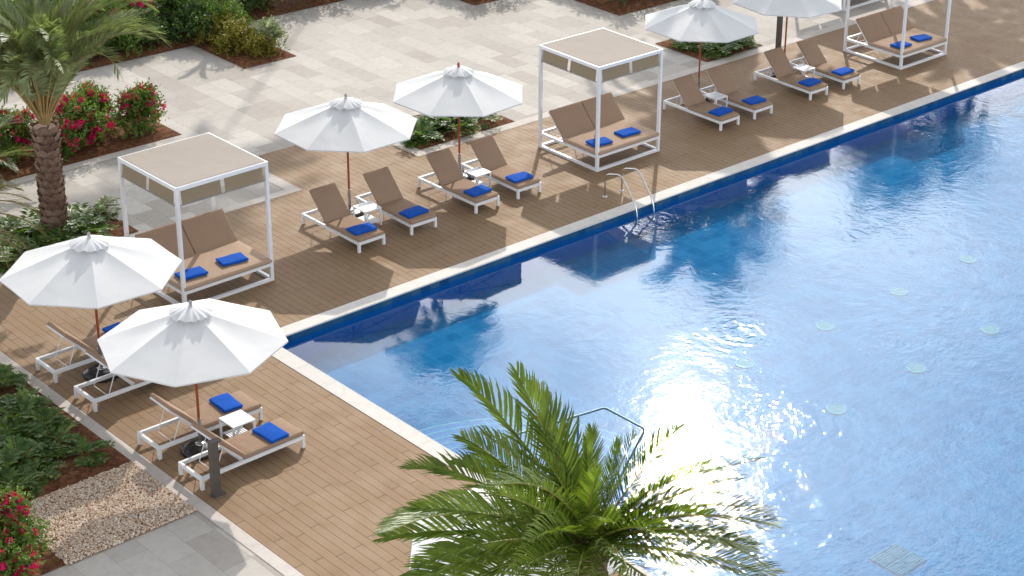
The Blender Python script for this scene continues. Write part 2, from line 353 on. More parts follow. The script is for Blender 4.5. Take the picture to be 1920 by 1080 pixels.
# ------------------------------------------------------------------ setting: ground, pool, paving
PX, PY = 46.0, -34.0      # the pool is X 0..PX, Y PY..0
CW = .314
ZF = -.65
def holed(name, m, X0, X1, Y0, Y1, hx0, hx1, hy0, hy1, z):
    b = MB(); b.quad(X0, hx0, Y0, Y1, z); b.quad(hx1, X1, Y0, Y1, z); b.quad(hx0, hx1, Y0, hy0, z); b.quad(hx0, hx1, hy1, Y1, z)
    return b.obj(name, m, kind='structure')
holed('ground', M_ground, -900, 900, -900, 900, -.1, PX + .1, PY - .1, .1, -.06)
holed('patio_paving', M_patio, -70, 90, -70, 90, -.1, PX + .1, PY - .1, .1, 0)
b = MB()
for r in ((-3.93, -CW, PY - 10, 5.65), (-CW, 4.65, CW, 5.65), (4.65, 7.87, CW, 8.0), (7.87, PX + 9, CW, 5.55)): b.quad(*r, .004)
b.obj('timber_deck', M_deck, kind='structure')
b = MB()
for r in ((-4.15, -3.93, PY - 10, 5.65), (7.87, 8.17, 5.55, 7.7), (8.17, 11.15, 5.55, 5.85), (11.15, 55, 5.55, 5.85), (4.35, 4.65, 5.65, 8.0), (-2.0, 4.35, 5.65, 5.9), (-.0, 4.4, 9.98, 10.28)):
    b.quad(*r, .008)
b.obj('stone_border', M_border, kind='structure')
b = MB(); b.box(-CW, .02, PY - CW, CW, -.018, .012); b.obj('pool_coping', M_coping, kind='structure')
b = MB(); b.box(.02, PX + CW, -.02, CW, -.018, .0122); b.box(.02, PX + CW, PY - CW, PY + .02, -.05, .012); b.box(PX - .02, PX + CW, PY + .02, -.02, -.05, .012)
b.obj('pool_coping', M_copingx, kind='structure')
b = MB(); b.quad(-.1, PX + .1, PY - .1, .1, ZF); b.obj('pool_floor', M_pfloor, kind='structure')
b = MB(); b.add([(0, 0, ZF), (PX, 0, ZF), (PX, 0, -.03), (0, 0, -.03)], [(0, 1, 2, 3)]); b.add([(0, PY, ZF), (PX, PY, ZF), (PX, PY, -.03), (0, PY, -.03)], [(3, 2, 1, 0)])
b.obj('pool_wall', M_pwallx, kind='structure')
b = MB(); b.add([(0, 0, ZF), (0, PY, ZF), (0, PY, -.03), (0, 0, -.03)], [(3, 2, 1, 0)]); b.add([(PX, 0, ZF), (PX, PY, ZF), (PX, PY, -.03), (PX, 0, -.03)], [(0, 1, 2, 3)])
b.obj('pool_wall', M_pwally, kind='structure')
b = MB(); b.quad(0, PX, PY, 0, -.145); b.obj('pool_water', M_water, kind='structure')
# curved entry steps
def half_disc(r0, r1, z0, z1, n=40):
    vs = []; fs = []
    for i in range(n + 1):
        a = -math.pi / 2 + math.pi * i / n
        for (r, z) in ((r0, z1), (r1, z1), (r1, z0)): vs.append((max(0.003, r * math.cos(a)), -6.95 + r * math.sin(a), z))
    for i in range(n): 
        o = i * 3; fs += [(o, o + 1, o + 4, o + 3), (o + 1, o + 2, o + 5, o + 4)]
    return vs, fs
b = MB(); nb = MB()
for k, (r0, r1, z1) in enumerate(((0.0, 2.0, -.26), (2.0, 2.33, -.34), (2.33, 2.66, -.42), (2.66, 2.99, -.50), (2.99, 3.32, -.58))):
    b.add(*half_disc(r0, r1, z1 - .2, z1)); nb.add(*half_disc(r1 - .045, r1 + .004, z1 - .03, z1 + .004))
st = b.obj('pool_steps', M_step, kind='structure'); nb.obj('step_nosing', M_nose, st)

# ------------------------------------------------------------------ pool lights and grate
k = 0
for iy, Y in enumerate((-5.82, -8.20)):
    for ix, X in enumerate((7.03, 9.47, 11.90, 14.39) if iy == 0 else (4.63, 7.01, 9.44, 11.93)):
        ordn = ('first', 'second', 'third', 'fourth')[ix]
        rt = empty('pool_light', (X, Y, ZF), label=f"pale green disc light, {ordn} from the left in the pool floor row nearer the {'ladder' if iy == 0 else 'palm'}", category='pool light', group='round lights in the pool floor')
        MB().lathe([(.20, 0), (.20, .02), (.165, .03), (.165, .028)], 28).obj('rim', M_nose, rt)
        MB().lathe([(.165, .024), (.08, .03), (.001, .032)], 28).obj('lens', M_disc, rt); k += 1
g = empty('drain_grate', (3.96, -12.08, ZF), label='pale square grate of four panels set in the pool floor', category='grate')
for i in (0, 1):
    for j in (0, 1):
        q = MB(); x0 = -.34 + i * .35; y0 = -.34 + j * .35
        q.box(x0, x0 + .33, y0, y0 + .33, .0, .02)
        for s_ in range(6): q.box(x0 + .01, x0 + .32, y0 + .02 + s_ * .052, y0 + .04 + s_ * .052, .02, .032)
        q.obj('panel', M_grate, g)

# ------------------------------------------------------------------ sun loungers
LW = .69
def make_lounger():
    r = empty('sun_lounger'); hw = LW / 2
    f = MB(); f.box(-hw, -hw + .045, .045, 1.985, .185, .25); f.box(hw - .045, hw, .045, 1.985, .185, .25)
    f.box(-hw, hw, 0, .045, .183, .252); f.box(-hw, hw, 1.985, 2.03, .183, .252); f.box(-hw + .045, hw - .045, 1.18, 1.215, .19, .235); f.box(-hw + .045, hw - .045, .6, .64, .19, .235)
    f.obj('frame', M_white, r)
    for sx_ in (-1, 1):
        for yy in (0, 1.98):
            l = MB(); x = sx_ * (hw - .025); l.box(x - .0265, x + .0265, yy - .002, yy + .052, .012, .182); o = l.obj('leg', M_white, r)
            MB().box(x - .02, x + .02, yy + .004, yy + .046, 0, .012).obj('foot_cap', M_hose, o)
    c = bevelled(-hw + .015, hw - .015, .0, 1.20, .254, .325, .022, 3, .012, .004, 1, 5); c.obj('seat_cushion', M_cush, r)
    A = R(46); m = Matrix.Translation((0, 1.20, .265)) @ Matrix.Rotation(A, 4, 'X')
    xf(bevelled(-hw + .015, hw - .015, .0, .82, .012, .08, .022, 3, .01, .005, 2, 5), m).obj('back_cushion', M_cush, r)
    bf = MB(); bf.box(-hw + .05, -hw + .08, 0, .81, -.022, .01, m); bf.box(hw - .08, hw - .05, 0, .81, -.022, .01, m); bf.box(-hw + .08, hw - .08, .78, .81, -.02, .01, m); bf.box(-hw + .08, hw - .08, .4, .43, -.02, .01, m)
    bf.obj('back_frame', M_white, r)
    st = MB(); top = m @ Vector((0, .46, -.02))
    for sx_ in (-1, 1): st.tube([(sx_ * (hw - .1), top.y, top.z), (sx_ * (hw - .1), top.y + .16, .17)], .008, 6)
    st.tube([(-hw + .1, top.y + .16, .17), (hw - .1, top.y + .16, .17)], .008, 6); st.obj('support_strut', M_white, r)
    index_kids(r); return r
def make_towel(seed):
    random.seed(seed); m = MB()
    for k in range(3):
        j = random.uniform(-.008, .008)
        q = bevelled(-.275 + j, .275 + j, -.175 + random.uniform(-.006, .006), .18, k * .017, k * .017 + .021, .009, 3, .006, .014, seed * 3 + k, 5); m.add(q.v, q.f, True)
    return m.mesh('towel', M_towel)
towels = [make_towel(i) for i in range(3)]
proto = make_lounger(); used = [False]
def lounger(x, y, rz, label, group):
    o = proto if not used[0] else copy_tree(proto); used[0] = True
    o.location = (x, y, 0); o.rotation_euler = (0, 0, rz); tag(o, label, 'sun lounger', group); return o
def towel(x, y, z, rz, label, k=0):
    o = mobj('towel', towels[k % 3], None, (x, y, z), (0, 0, rz)); tag(o, label, 'towel', 'folded blue towels'); return o
near = 'loungers facing the pool on the near deck'; far = 'loungers in pairs along the far deck'
FX = [3.59, 4.97, 6.75, 7.98, 14.64, 15.89, 18.07, 19.42]
FN = ['left lounger of the pair just right of the left cabana',
      'right lounger of the pair just right of the left cabana',
      'left lounger under the umbrella with the wooden finial, beside the planted bed',
      'right lounger under the umbrella with the wooden finial, near the pool ladder',
      'left lounger of the pair just right of the middle cabana',
      'right lounger of the pair just right of the middle cabana, white table at its left',
      'left lounger of the pair near the far cabana, in front of the dark bollard',
      'right lounger of the pair nearest the far cabana']
TN = ['left lounger of the pair right of the left cabana', 'right lounger of the pair right of the left cabana', 'left lounger under the umbrella with a wooden finial', 'right lounger under the umbrella with a wooden finial',
      'left lounger of the pair right of the middle cabana', 'right lounger of the pair right of the middle cabana', 'left lounger of the pair by the far cabana', 'right lounger nearest the far cabana']
for i, X in enumerate(FX):
    lounger(X + .345, 2.07, R((0.5, -.6, .8, -.4, .3, .6, -.8, .2)[i]), FN[i], far)
    towel(X + .33, 2.40, .338, R((-3, 2, 4, -2, 3, -4, 2, -1)[i]), 'blue towel folded on the ' + TN[i], i)
NY = [1.47, .10, -2.06, -3.32]
NN = ['farthest lounger of the near deck, mostly under the upper umbrella', 'lounger partly hidden by the nearest open umbrella, above the black base',
      'lounger under the lowest umbrella with its towel touching the slatted table', 'lounger nearest the camera beside the grey bollard']
for i, Y in enumerate(NY):
    lounger(-1.76, Y, R(90 + (0, .5, -.4, .6)[i]), NN[i], near)
    towel(-2.24, Y + (.1, 0, .04, -.06)[i], .338, R(90 + (2, -3, -4, 3)[i]), 'blue towel folded on the ' + ('lounger farthest up the near deck, peeking past the umbrella', 'lounger under the near umbrella canopy, hidden side', 'second nearest lounger, left of the slatted table', 'lounger nearest the grey bollard')[i], i + 1)

# ------------------------------------------------------------------ side tables
def make_table():
    r = empty('side_table'); s = .22
    t = MB(); t.box(-s, s, -s, -s + .03, .40, .425); t.box(-s, s, s - .03, s, .40, .425); t.box(-s, -s + .03, -s + .03, s - .03, .40, .425); t.box(s - .03, s, -s + .03, s - .03, .40, .425)
    for i in range(9): y = -s + .037 + i * .0425; t.box(-s + .03, s - .03, y, y + .032, .405, .421)
    t.obj('table_top', M_white, r)
    for a in (-1, 1):
        for c in (-1, 1): x = a * (s - .017); y = c * (s - .017); MB().box(x - .0155, x + .0155, y - .0155, y + .0155, 0, .399).obj('leg', M_white, r)
    h = MB(); 
    for a in (-1, 1): h.box(-s + .034, s - .034, a * (s - .018) - .01, a * (s - .018) + .01, .10, .12)
    for i in range(8): x = -s + .05 + i * .045; h.box(x, x + .028, -s + .03, s - .03, .12, .132)
    h.obj('shelf', M_white, r); index_kids(r); return r
tp = make_table()
TL = [(4.63, 3.17, 'white slatted table between the loungers right of the left cabana'), (7.72, 3.17, 'white slatted table under the umbrella with the wooden finial'), (15.60, 3.17, 'white slatted table between the pair right of the middle cabana'),
      (19.03, 3.17, 'white slatted table between the pair nearest the far cabana'), (-2.45, -2.69, 'white slatted table between the two nearest loungers'), (-2.45, .78, 'white slatted table hidden under the umbrella at the left')]
for i, (x, y, l) in enumerate(TL):
    o = tp if i == 0 else copy_tree(tp); o.location = (x, y, 0); tag(o, l, 'side table', 'white side tables')

# ------------------------------------------------------------------ parasols
def canopy_mesh(rim=2.1, apex=2.68, Rr=1.555, seed=0, n=8, nr=12, na=8):
    vs = []; fs = []; random.seed(seed)
    for i in range(nr + 1):
        t = .10 + .90 * i / nr
        for k in range(n):
            for j in range(na):
                u = j / na; a0 = 2 * math.pi * k / n; a1 = 2 * math.pi * (k + 1) / n
                p = Vector((math.cos(a0), math.sin(a0))) * (1 - u) + Vector((math.cos(a1), math.sin(a1))) * u
                bow = math.sin(math.pi * u)
                p = p * Rr * t * (1 - .004 * bow * t)
                z = apex - (apex - rim) * (t * .93 + .07 * t * t) - .035 * bow * math.sin(math.pi * min(1, t * 1.02)) ** 1.0 - .0 
                z += .004 * noise.noise(Vector((p.x * 6, p.y * 6, seed)))
                vs.append((p.x, p.y, z))
    m = n * na
    for i in range(nr):
        for k in range(m): fs.append((i * m + k, i * m + (k + 1) % m, (i + 1) * m + (k + 1) % m, (i + 1) * m + k))
    # a narrow hem folded down at the rim
    o = nr * m; base = len(vs)
    for k in range(m): x, y, z = vs[o + k]; vs.append((x * .997, y * .997, z - .028))
    for k in range(m): fs.append((o + k, o + (k + 1) % m, base + (k + 1) % m, base + k))
    b = MB(); b.add(vs, fs, True); return b
def make_umbrella(finial=None, seed=0):
    r = empty('umbrella'); cm = canopy_mesh(seed=seed); me = cm.mesh('canopy', M_canvas)
    # crease at the ribs and the rim
    o = mobj('canopy', me, r)
    bm = bmesh.new(); bm.from_mesh(me)
    for e in bm.edges:
        if len(e.link_faces) == 2 and e.calc_face_angle(0) > R(11): e.smooth = False
    bm.to_mesh(me); bm.free()
    # ruffled vent cap
    vs = []; fs = []; n = 72; prof = [(.02, 2.735), (.11, 2.712), (.20, 2.682), (.28, 2.648), (.35, 2.603)]
    for i, (rr, z) in enumerate(prof):
        q = i / 4
        for k in range(n):
            a = 2 * math.pi * k / n; wv = (noise.noise(Vector((math.cos(a) * 3.2, math.sin(a) * 3.2, seed))) * .055 + math.sin(a * 17 + 2 * math.sin(a * 3)) * .008) * q ** 1.8
            vs.append(((rr + wv * .5 - .012 * q * abs(math.sin(a * 4))) * math.cos(a), (rr + wv * .5 - .012 * q * abs(math.sin(a * 4))) * math.sin(a), z + wv + .01 * q))
    for i in range(4):
        for k in range(n): fs.append((i * n + k, i * n + (k + 1) % n, (i + 1) * n + (k + 1) % n, (i + 1) * n + k))
    MB().add(vs, fs, True).obj('vent_cap', M_canvas, r)
    MB().lathe([(.03, 2.725), (.034, 2.75), (.02, 2.765), (.032, 2.79), (.03, 2.815), (.012, 2.84), (.001, 2.85)], 14).obj('finial', M_wood if finial else M_steeldk, r)
    MB().tube([(0, 0, .62), (0, 0, 1.6), (0, 0, 2.7)], .024, 12).obj('pole', M_wood, r)
    s = MB().tube([(0, 0, .13), (0, 0, .6201)], .031, 12); s.tube([(0, .03, .5), (0, .075, .5)], .008, 6); s.tube([(0, .03, .3), (0, .075, .3)], .008, 6); s.obj('sleeve', M_steeldk, r)
    MB().lathe([(.001, .0), (.33, .0), (.345, .03), (.32, .075), (.22, .115), (.10, .13), (.001, .135)], 36).obj('base', M_base, r)
    MB().lathe([(.001, .150), (.085, .150), (.09, .142), (.09, .134)], 24).obj('base_plate', M_steel, r)
    for k in range(8):
        a = math.pi * 2 * k / 8; ca, sa = math.cos(a), math.sin(a)
        q = MB(); q.bar((.05 * ca, .05 * sa, 2.62), (1.53 * ca, 1.53 * sa, 2.075), .018, .022); o = q.obj('rib', M_wood, r)
        MB().bar((.05 * ca, .05 * sa, 1.95), (.78 * ca, .78 * sa, 2.335), .014, .016).obj('strut', M_wood, o)
    index_kids(r); return r
um = make_umbrella(False, 1); um2 = make_umbrella(True, 5)
UL = [(4.62, 3.80, 22.3, 0, 'white umbrella with grey metal finial, standing right of the left cabana'),
      (-2.99, .90, 19.2, 0, 'white umbrella farthest left, palm fronds touching its edge'),
      (-3.10, -2.56, 3.0, 0, 'largest looking white umbrella, overlapping the pool corner'),
      (15.80, 3.98, 23.5, 0, 'white umbrella standing in front of the planted bed right of the middle cabana'),
      (19.12, 3.95, 17.0, 0, 'white umbrella cut by the top edge of the picture, beside the dark bollard'),
      (-3.0, -10.6, 26.6, 0, 'white umbrella corner showing beneath the big foreground palm'),
      (7.76, 3.87, 26.5, 1, 'white umbrella with a reddish wooden finial')]
first = True
for (x, y, a, k, l) in UL:
    if k: o = um2
    else: o = um if first else copy_tree(um); first = False
    o.location = (x, y, .004); o.rotation_euler = (0, 0, R(a)); tag(o, l, 'umbrella', 'white octagonal umbrellas')

# ------------------------------------------------------------------ cabanas
def make_cabana():
    r = empty('cabana'); W = 2.08; D = 2.08; H = 2.60; p = .07      # local origin: front left corner
    for x in (0, W - p):
        for y in (0, D - p):
            q = MB(); q.box(x, x + p, y, y + p, 0, H - .001)
            for z in (.75, 1.1, 1.45, 1.8): q.box(x + .025, x + .045, y - .003, y, z, z + .02); q.box(x - .003, x, y + .025, y + .045, z, z + .02)
            q.obj('post', M_white, r)
    for (x0, x1, y0, y1) in ((p, W - p, 0.002, p - .002), (p, W - p, D - p + .002, D - .002), (.002, p - .002, p, D - p), (W - p + .002, W - .002, p, D - p)):
        MB().box(x0, x1, y0, y1, .0, .06).obj('base_rail', M_white, r)
        MB().box(x0, x1, y0, y1, H - .085, H - .003).obj('top_beam', M_white, r)
    f = MB()
    nn = 14
    vs = []; fs = []
    for i in range(nn + 1):
        for j in range(nn + 1):
            u, v = i / nn, j / nn; sag = -.012 * math.sin(math.pi * u) * math.sin(math.pi * v)
            vs.append((p * .55 + u * (W - 1.1 * p), p * .55 + v * (D - 1.1 * p), H + .006 + sag))
    for i in range(nn):
        for j in range(nn): o = i * (nn + 1) + j; fs.append((o, o + nn + 1, o + nn + 2, o + 1))
    MB().add(vs, fs, True).obj('roof_canopy', M_mesh, r)
    # short roller valances, two to a side, each with a rod in its hem
    def valance(a, b, out):
        a = Vector(a); b = Vector(b); o = Vector(out); vs = []; fs = []; n = 8
        for i in range(n + 1):
            q = a.lerp(b, i / n)
            for j in range(5):
                z = H - .085 - j * .0725; vs.append(q + o * (.012 * j + .01 * math.sin(i * 1.1) * j / 4) + Vector((0, 0, z)))
        for i in range(n):
            for j in range(4): k = i * 5 + j; fs.append((k, k + 5, k + 6, k + 1))
        v = MB().add(vs, fs, True).obj('valance', M_val, r)
        e = Vector((0, 0, H - .385)) + o * .05; d = (b - a).normalized() * .03
        MB().tube([a + e - d, b + e + d], .014, 8).obj('rod', M_steeldk, v)
    g = .11; mid = W / 2
    for (s0, s1) in ((p + .05, mid - .045), (mid + .045, W - p - .05)):
        valance((s0, p * .5, 0), (s1, p * .5, 0), (0, -.6, 0)); valance((s0, D - p * .5, 0), (s1, D - p * .5, 0), (0, .6, 0))
        valance((p * .5, s0, 0), (p * .5, s1, 0), (-.6, 0, 0)); valance((W - p * .5, s0, 0), (W - p * .5, s1, 0), (.6, 0, 0))
    bf = MB(); z0, z1 = .33, .395
    bf.box(p, W - p, .003, .06, z0, z1); bf.box(p, W - p, D - .06, D - .003, z0, z1); bf.box(.003, .06, p, D - p, z0, z1); bf.box(W - .06, W - .003, p, D - p, z0, z1); bf.box(.06, W - .06, 1.2, 1.24, z0, z1 - .01); bf.box(W / 2 - .02, W / 2 + .02, .06, 1.2, z0, z1 - .01)
    bf.obj('bed_frame', M_white, r)
    bevelled(.02, W - .02, -.01, 1.24, .398, .49, .03, 3, .012, .005, 8, 7).obj('mattress', M_cushb, r)
    m = Matrix.Translation((0, 1.22, .41)) @ Matrix.Rotation(R(47), 4, 'X')
    for k_, (a, c) in enumerate(((.03, W / 2 - .006), (W / 2 + .006, W - .03))):
        xf(bevelled(a, c, .0, .80, .012, .085, .025, 3, .01, .005, 12 + k_, 5), m).obj('back_cushion', M_cush, r)
        q = MB(); q.box(a + .02, a + .05, 0, .79, -.03, .01, m); q.box(c - .05, c - .02, 0, .79, -.03, .01, m); q.box(a + .05, c - .05, .75, .78, -.02, .01, m); q.obj('back_frame', M_white, r)
        s = MB(); tp_ = m @ Vector((0, .45, -.03))
        for x in (a + .1, c - .1): s.tube([(x, tp_.y, tp_.z), (x, tp_.y + .2, .3)], .009, 6)
        s.tube([(a + .1, tp_.y + .2, .3), (c - .1, tp_.y + .2, .3)], .009, 6); s.obj('support_strut', M_white, r)
    index_kids(r); return r
cp = make_cabana()
CL = [(10.46, 2.12, 0, 'white framed cabana with taupe roof beside the pool ladder', 'cabana beside the pool ladder'),
      (-.53, 2.13, .6, 'white framed cabana at the left, above the big white umbrellas', 'cabana above the big white umbrellas'),
      (21.92, 2.10, 0, 'white framed cabana at the upper right with its roof out of the picture', 'cabana at the upper right'),
      (24.85, 6.6, 0, 'farthest cabana, only its white base rails showing at the top edge', '')]
for i, (x, y, a, l, tn) in enumerate(CL):
    o = cp if i == 0 else copy_tree(cp); o.location = (x, y, .004); o.rotation_euler = (0, 0, R(a)); tag(o, l, 'cabana', 'cabanas with daybeds')
    if tn:
        towel(x + .43, y + .39, .512, R(-8 + i * 3), 'left blue towel on the mattress of the ' + tn, i); towel(x + 1.38, y + .42, .512, R(-5 - i * 2), 'right blue towel on the mattress of the ' + tn, i + 1)

# ------------------------------------------------------------------ bollards, ladder, handrail
def bollard(x, y, rz, label):
    r = empty('bollard', (x, y, .004), rz, label=label, category='bollard', group='dark grey bollards')
    q = MB(); q.box(-.065, .065, -.055, .055, .018, .99); q.obj('post', M_bollard, r)
    MB().box(-.09, .15, -.07, .07, 0, .016).obj('foot_plate', M_bollard, r)
    MB().box(-.07, .13, -.06, .06, .992, 1.02).obj('head', M_bollard, r)
    return r
bollard(-3.68, -3.94, R(0), 'grey bollard beside the nearest lounger')
bollard(20.55, 5.42, R(0), 'dark grey bollard in front of the upper right umbrella pole')
r = empty('pool_ladder', (9.6, 0, 0), label='curved stainless steel ladder going into the pool', category='ladder')
def arc_pts(pts, rad, n=6):
    out = [Vector(pts[0])]
    for i in range(1, len(pts) - 1):
        p = Vector(pts[i]); a = (Vector(pts[i - 1]) - p).normalized(); c = (Vector(pts[i + 1]) - p).normalized()
        rr = min(rad, (Vector(pts[i - 1]) - p).length * .45, (Vector(pts[i + 1]) - p).length * .45)
        s, e = p + a * rr, p + c * rr
        for k in range(n + 1): t = k / n; out.append((1 - t) ** 2 * s + 2 * t * (1 - t) * p + t * t * e)
    out.append(Vector(pts[-1])); return out
for x in (0, .53):
    MB().tube(arc_pts([(x, .93, 0), (x, .93, .56), (x, .42, .70), (x, -.08, .10), (x, -.14, -.2), (x, -.14, -1.0)], .16), .02, 12).obj('rail', M_steel, r)
    MB().lathe([(.055, .0), (.055, .012), (.03, .022), (.021, .024)], 20, (x, .93, .004)).obj('base_plate', M_steel, r)
for z in (-.33, -.62, -.9): MB().box(.0, .53, -.2, -.1, z, z + .03).obj('tread', M_steel, r)
r = empty('handrail', (0, 0, 0), label='blue grey metal handrail over the curved pool steps behind the big palm', category='handrail')
MB().tube(arc_pts([(-.38, -6.85, 0), (-.38, -6.85, .97), (2.25, -6.85, .63), (2.2, -7.9, .68), (1.55, -7.9, -.15), (1.2, -7.9, -.55)], .09), .021, 10).obj('rail', M_rail, r)
MB().tube([(1.62, -6.85, .70), (1.62, -6.85, -.4)], .02, 10).obj('post', M_rail, r)

# ------------------------------------------------------------------ vegetation
def leaf(mb, p, d, n, L, W, fold=.25):
    d = d.normalized(); s = d.cross(n)
    if s.length < 1e-4: s = d.orthogonal()
    s.normalize(); n2 = s.cross(d)
    a = p; b_ = p + d * L * .5 + s * W * .5 + n2 * W * fold; c = p + d * L; e = p + d * L * .5 - s * W * .5 + n2 * W * fold
    o = len(mb.v); mb.v += [tuple(a), tuple(b_), tuple(c), tuple(e)]; mb.f += [(o, o + 1, o + 2), (o, o + 2, o + 3)]; mb.sm += [False, False]
def rv(): 
    while 1:
        v = Vector((random.uniform(-1, 1), random.uniform(-1, 1), random.uniform(-1, 1)))
        if .05 < v.length < 1: return v.normalized()
def bush_meshes(seed, sx_, sy_, sz_, n, L, mat, nf=0, fmat=None, nb=16, fL=.045, box=False):
    """n leaves on twigs growing out of nb lumps; returns foliage, stems, flowers meshes"""
    random.seed(seed); fol = MB(); stm = MB(); fl = MB(); lumps = []
    for i in range(nb):
        if box: c = Vector((random.uniform(-.92, .92) * sx_, random.uniform(-.92, .92) * sy_, random.uniform(.3, .95) * sz_))
        else:
            v = rv(); v.z = abs(v.z); rr = random.uniform(.35, .85); c = Vector((v.x * sx_ * rr, v.y * sy_ * rr, (.12 + v.z * rr) * sz_))
        lumps.append((c, random.uniform(.55, 1.15)))
        base = Vector((c.x * .35, c.y * .35, 0)) if not box else Vector((c.x * .02, c.y * .02, 0))
        mid = base.lerp(c, .5) + Vector((random.uniform(-.05, .05), random.uniform(-.05, .05), .03))
        stm.tube([base, mid, c], .014, 5, False, .005)
    R0 = min(sx_, sy_, sz_) * .42
    if box: R0 = .22
    nt_ = n // 7
    for i in range(nt_):
        c, q = random.choice(lumps); v = rv(); 
        if v.z < -.5: v.z *= -1
        p = c + v * R0 * q * random.uniform(.55, 1.1) ** .6; d = (v + rv() * .6 + Vector((0, 0, .35))).normalized()
        if p.z < .02: p.z = random.uniform(.02, .1)
        tl = L * random.uniform(1.5, 3.2)
        for k in range(7):
            pp = p + d * tl * k / 7; ld = (d * .5 + rv()).normalized(); leaf(fol, pp, ld, (v + Vector((0, 0, .6)) + rv() * .5), L * random.uniform(.6, 1.15), L * random.uniform(.4, .6))
    for i in range(nf):
        c, q = random.choice(lumps); v = rv(); v.z = abs(v.z) if random.random() < .85 else v.z
        p0 = c + v * R0 * q * 1.12
        for k in range(random.randint(6, 14)):
            p = p0 + rv() * .055
            for j in range(3): leaf(fl, p, rv() + v * .4, rv(), fL, fL * .8, .15)
    return fol.mesh('foliage', mat), stm.mesh('stem', M_stem), (fl.mesh('flower', fmat) if nf else None)
def bush(name, meshes, loc, rz=0, s=1.0, label='', cat='shrub', group=None):
    r = empty(name, loc, rz, label=label, category=cat, group=group); r.scale = (s, s, s)
    mobj('foliage', meshes[0], r); mobj('stem', meshes[1], r)
    if meshes[2]: o = mobj('flower', meshes[2], r); o['kind'] = 'stuff'
    return r
def soil(x0, x1, y0, y1, seed=0, z=.012):
    random.seed(seed); n = max(6, int((x1 - x0) / .12)); m_ = max(6, int((y1 - y0) / .12)); vs = []; fs = []
    n = min(n, 80); m_ = min(m_, 80)
    for i in range(n + 1):
        for j in range(m_ + 1):
            x = x0 + (x1 - x0) * i / n; y = y0 + (y1 - y0) * j / m_; e = min(i, j, n - i, m_ - j)
            vs.append((x, y, z + (min(e, 2) * .018 + .05 * max(0, noise.noise(Vector((x * 2.2, y * 2.2, 1)))) + .02 * noise.noise(Vector((x * 8, y * 8, 2)))) * (1 if e else 0)))
    for i in range(n):
        for j in range(m_): o = i * (m_ + 1) + j; fs.append((o, o + m_ + 1, o + m_ + 2, o + 1))
    MB().add(vs, fs, True).obj('planting_soil', M_soil, kind='structure')
BEDS = [(-9.5, -4.15, -2.13, 6.2), (8.17, 11.15, 5.85, 7.75), (18.2, 20.5, 5.95, 8.0), (-3.2, .75, 6.0, 7.7), (-3.5, 4.42, 10.28, 12.3), (-2, 8.2, 15.85, 24), (8.2, 9.85, 13.38, 24), (9.85, 16.5, 16.7, 24), (16.5, 18.9, 13.9, 24), (19.2, 36, 10.5, 24), (-9.5, -6.4, -4.1, -2.13)]
for i, q in enumerate(BEDS): soil(*q, seed=i)

# pinnate-leaved plants
def pinnate_mesh(seed, ns=13, h=.56, mat=None):
    random.seed(seed); m = MB()
    st = MB()
    for i in range(ns):
        az = random.uniform(0, 6.28); el = R(random.uniform(22, 70)); L = h * random.uniform(.7, 1.2); dirh = Vector((math.cos(az), math.sin(az), 0)); p = Vector((random.uniform(-.06, .06), random.uniform(-.06, .06), 0)); pts = [p.copy()]; n = 9
        for k in range(n):
            e = el - k * R(8); d = dirh * math.cos(e) + Vector((0, 0, math.sin(e))); p = p + d * L / n; pts.append(p.copy())
            if k > 1:
                side = d.cross(Vector((0, 0, 1))).normalized(); up = side.cross(d)
                for sg in (-1, 1):
                    ll = .20 * math.sin(math.pi * (k - .5) / (n + 1)) ** .6 * random.uniform(.85, 1.1); leaf(m, p, side * sg + d * .5 + up * .15 + rv() * .2, up, ll, ll * .44, .12)
        leaf(m, p, d, up, .10, .035)
        st.tube(pts, .006, 4, False, .003)
    return m.mesh('foliage', mat or M_pinn), st.mesh('stems', M_rachisgr)
PM = [pinnate_mesh(31 + i) for i in range(4)] + [pinnate_mesh(40, 9, .5, M_leafvar)]
def pplant(k, x, y, s, rz, label, group, name='leafy_plant'):
    r = empty(name, (x, y, .03), rz, label=label, category='plant', group=group); r.scale = (s, s, s)
    mobj('foliage', PM[k][0], r); mobj('stem', PM[k][1], r)
random.seed(5)
for i in range(70):
    for tr_ in range(30):
        x = random.uniform(-7.6, -4.5); y = random.uniform(-1.95, 3.0)
        if x < -6.6 and y < -1.4: continue
        break
    pplant(random.choice((0, 1, 2, 3)), x, y, random.uniform(.6, .95), random.uniform(0, 6.28), 'dark green feathery plant in the red soil bed left of the near deck', 'plants in the red soil bed at the left')
for i in range(24):
    pplant(random.choice((0, 1, 2, 3)), random.uniform(8.45, 10.9), random.uniform(6.15, 7.6), random.uniform(.65, 1.0), random.uniform(0, 6.28), 'green feathery plant in the bed behind the wooden finial umbrella', 'plants in the bed behind the wooden finial umbrella')
for i in range(22):
    pplant(random.choice((0, 1, 4)), random.uniform(18.5, 20.3), random.uniform(6.2, 7.8), random.uniform(.65, .95), random.uniform(0, 6.28), 'green and white plant in the bed beneath the umbrella right of the middle cabana', 'plants in the bed right of the middle cabana')
for i in range(26):
    pplant(random.choice((0, 1, 2, 3, 0, 1, 4)), random.uniform(-2.9, .6), random.uniform(6.15, 7.5), random.uniform(.8, 1.25), random.uniform(0, 6.28), 'green plant round the foot of the scaly palm trunk', 'plants round the scaly palm trunk')
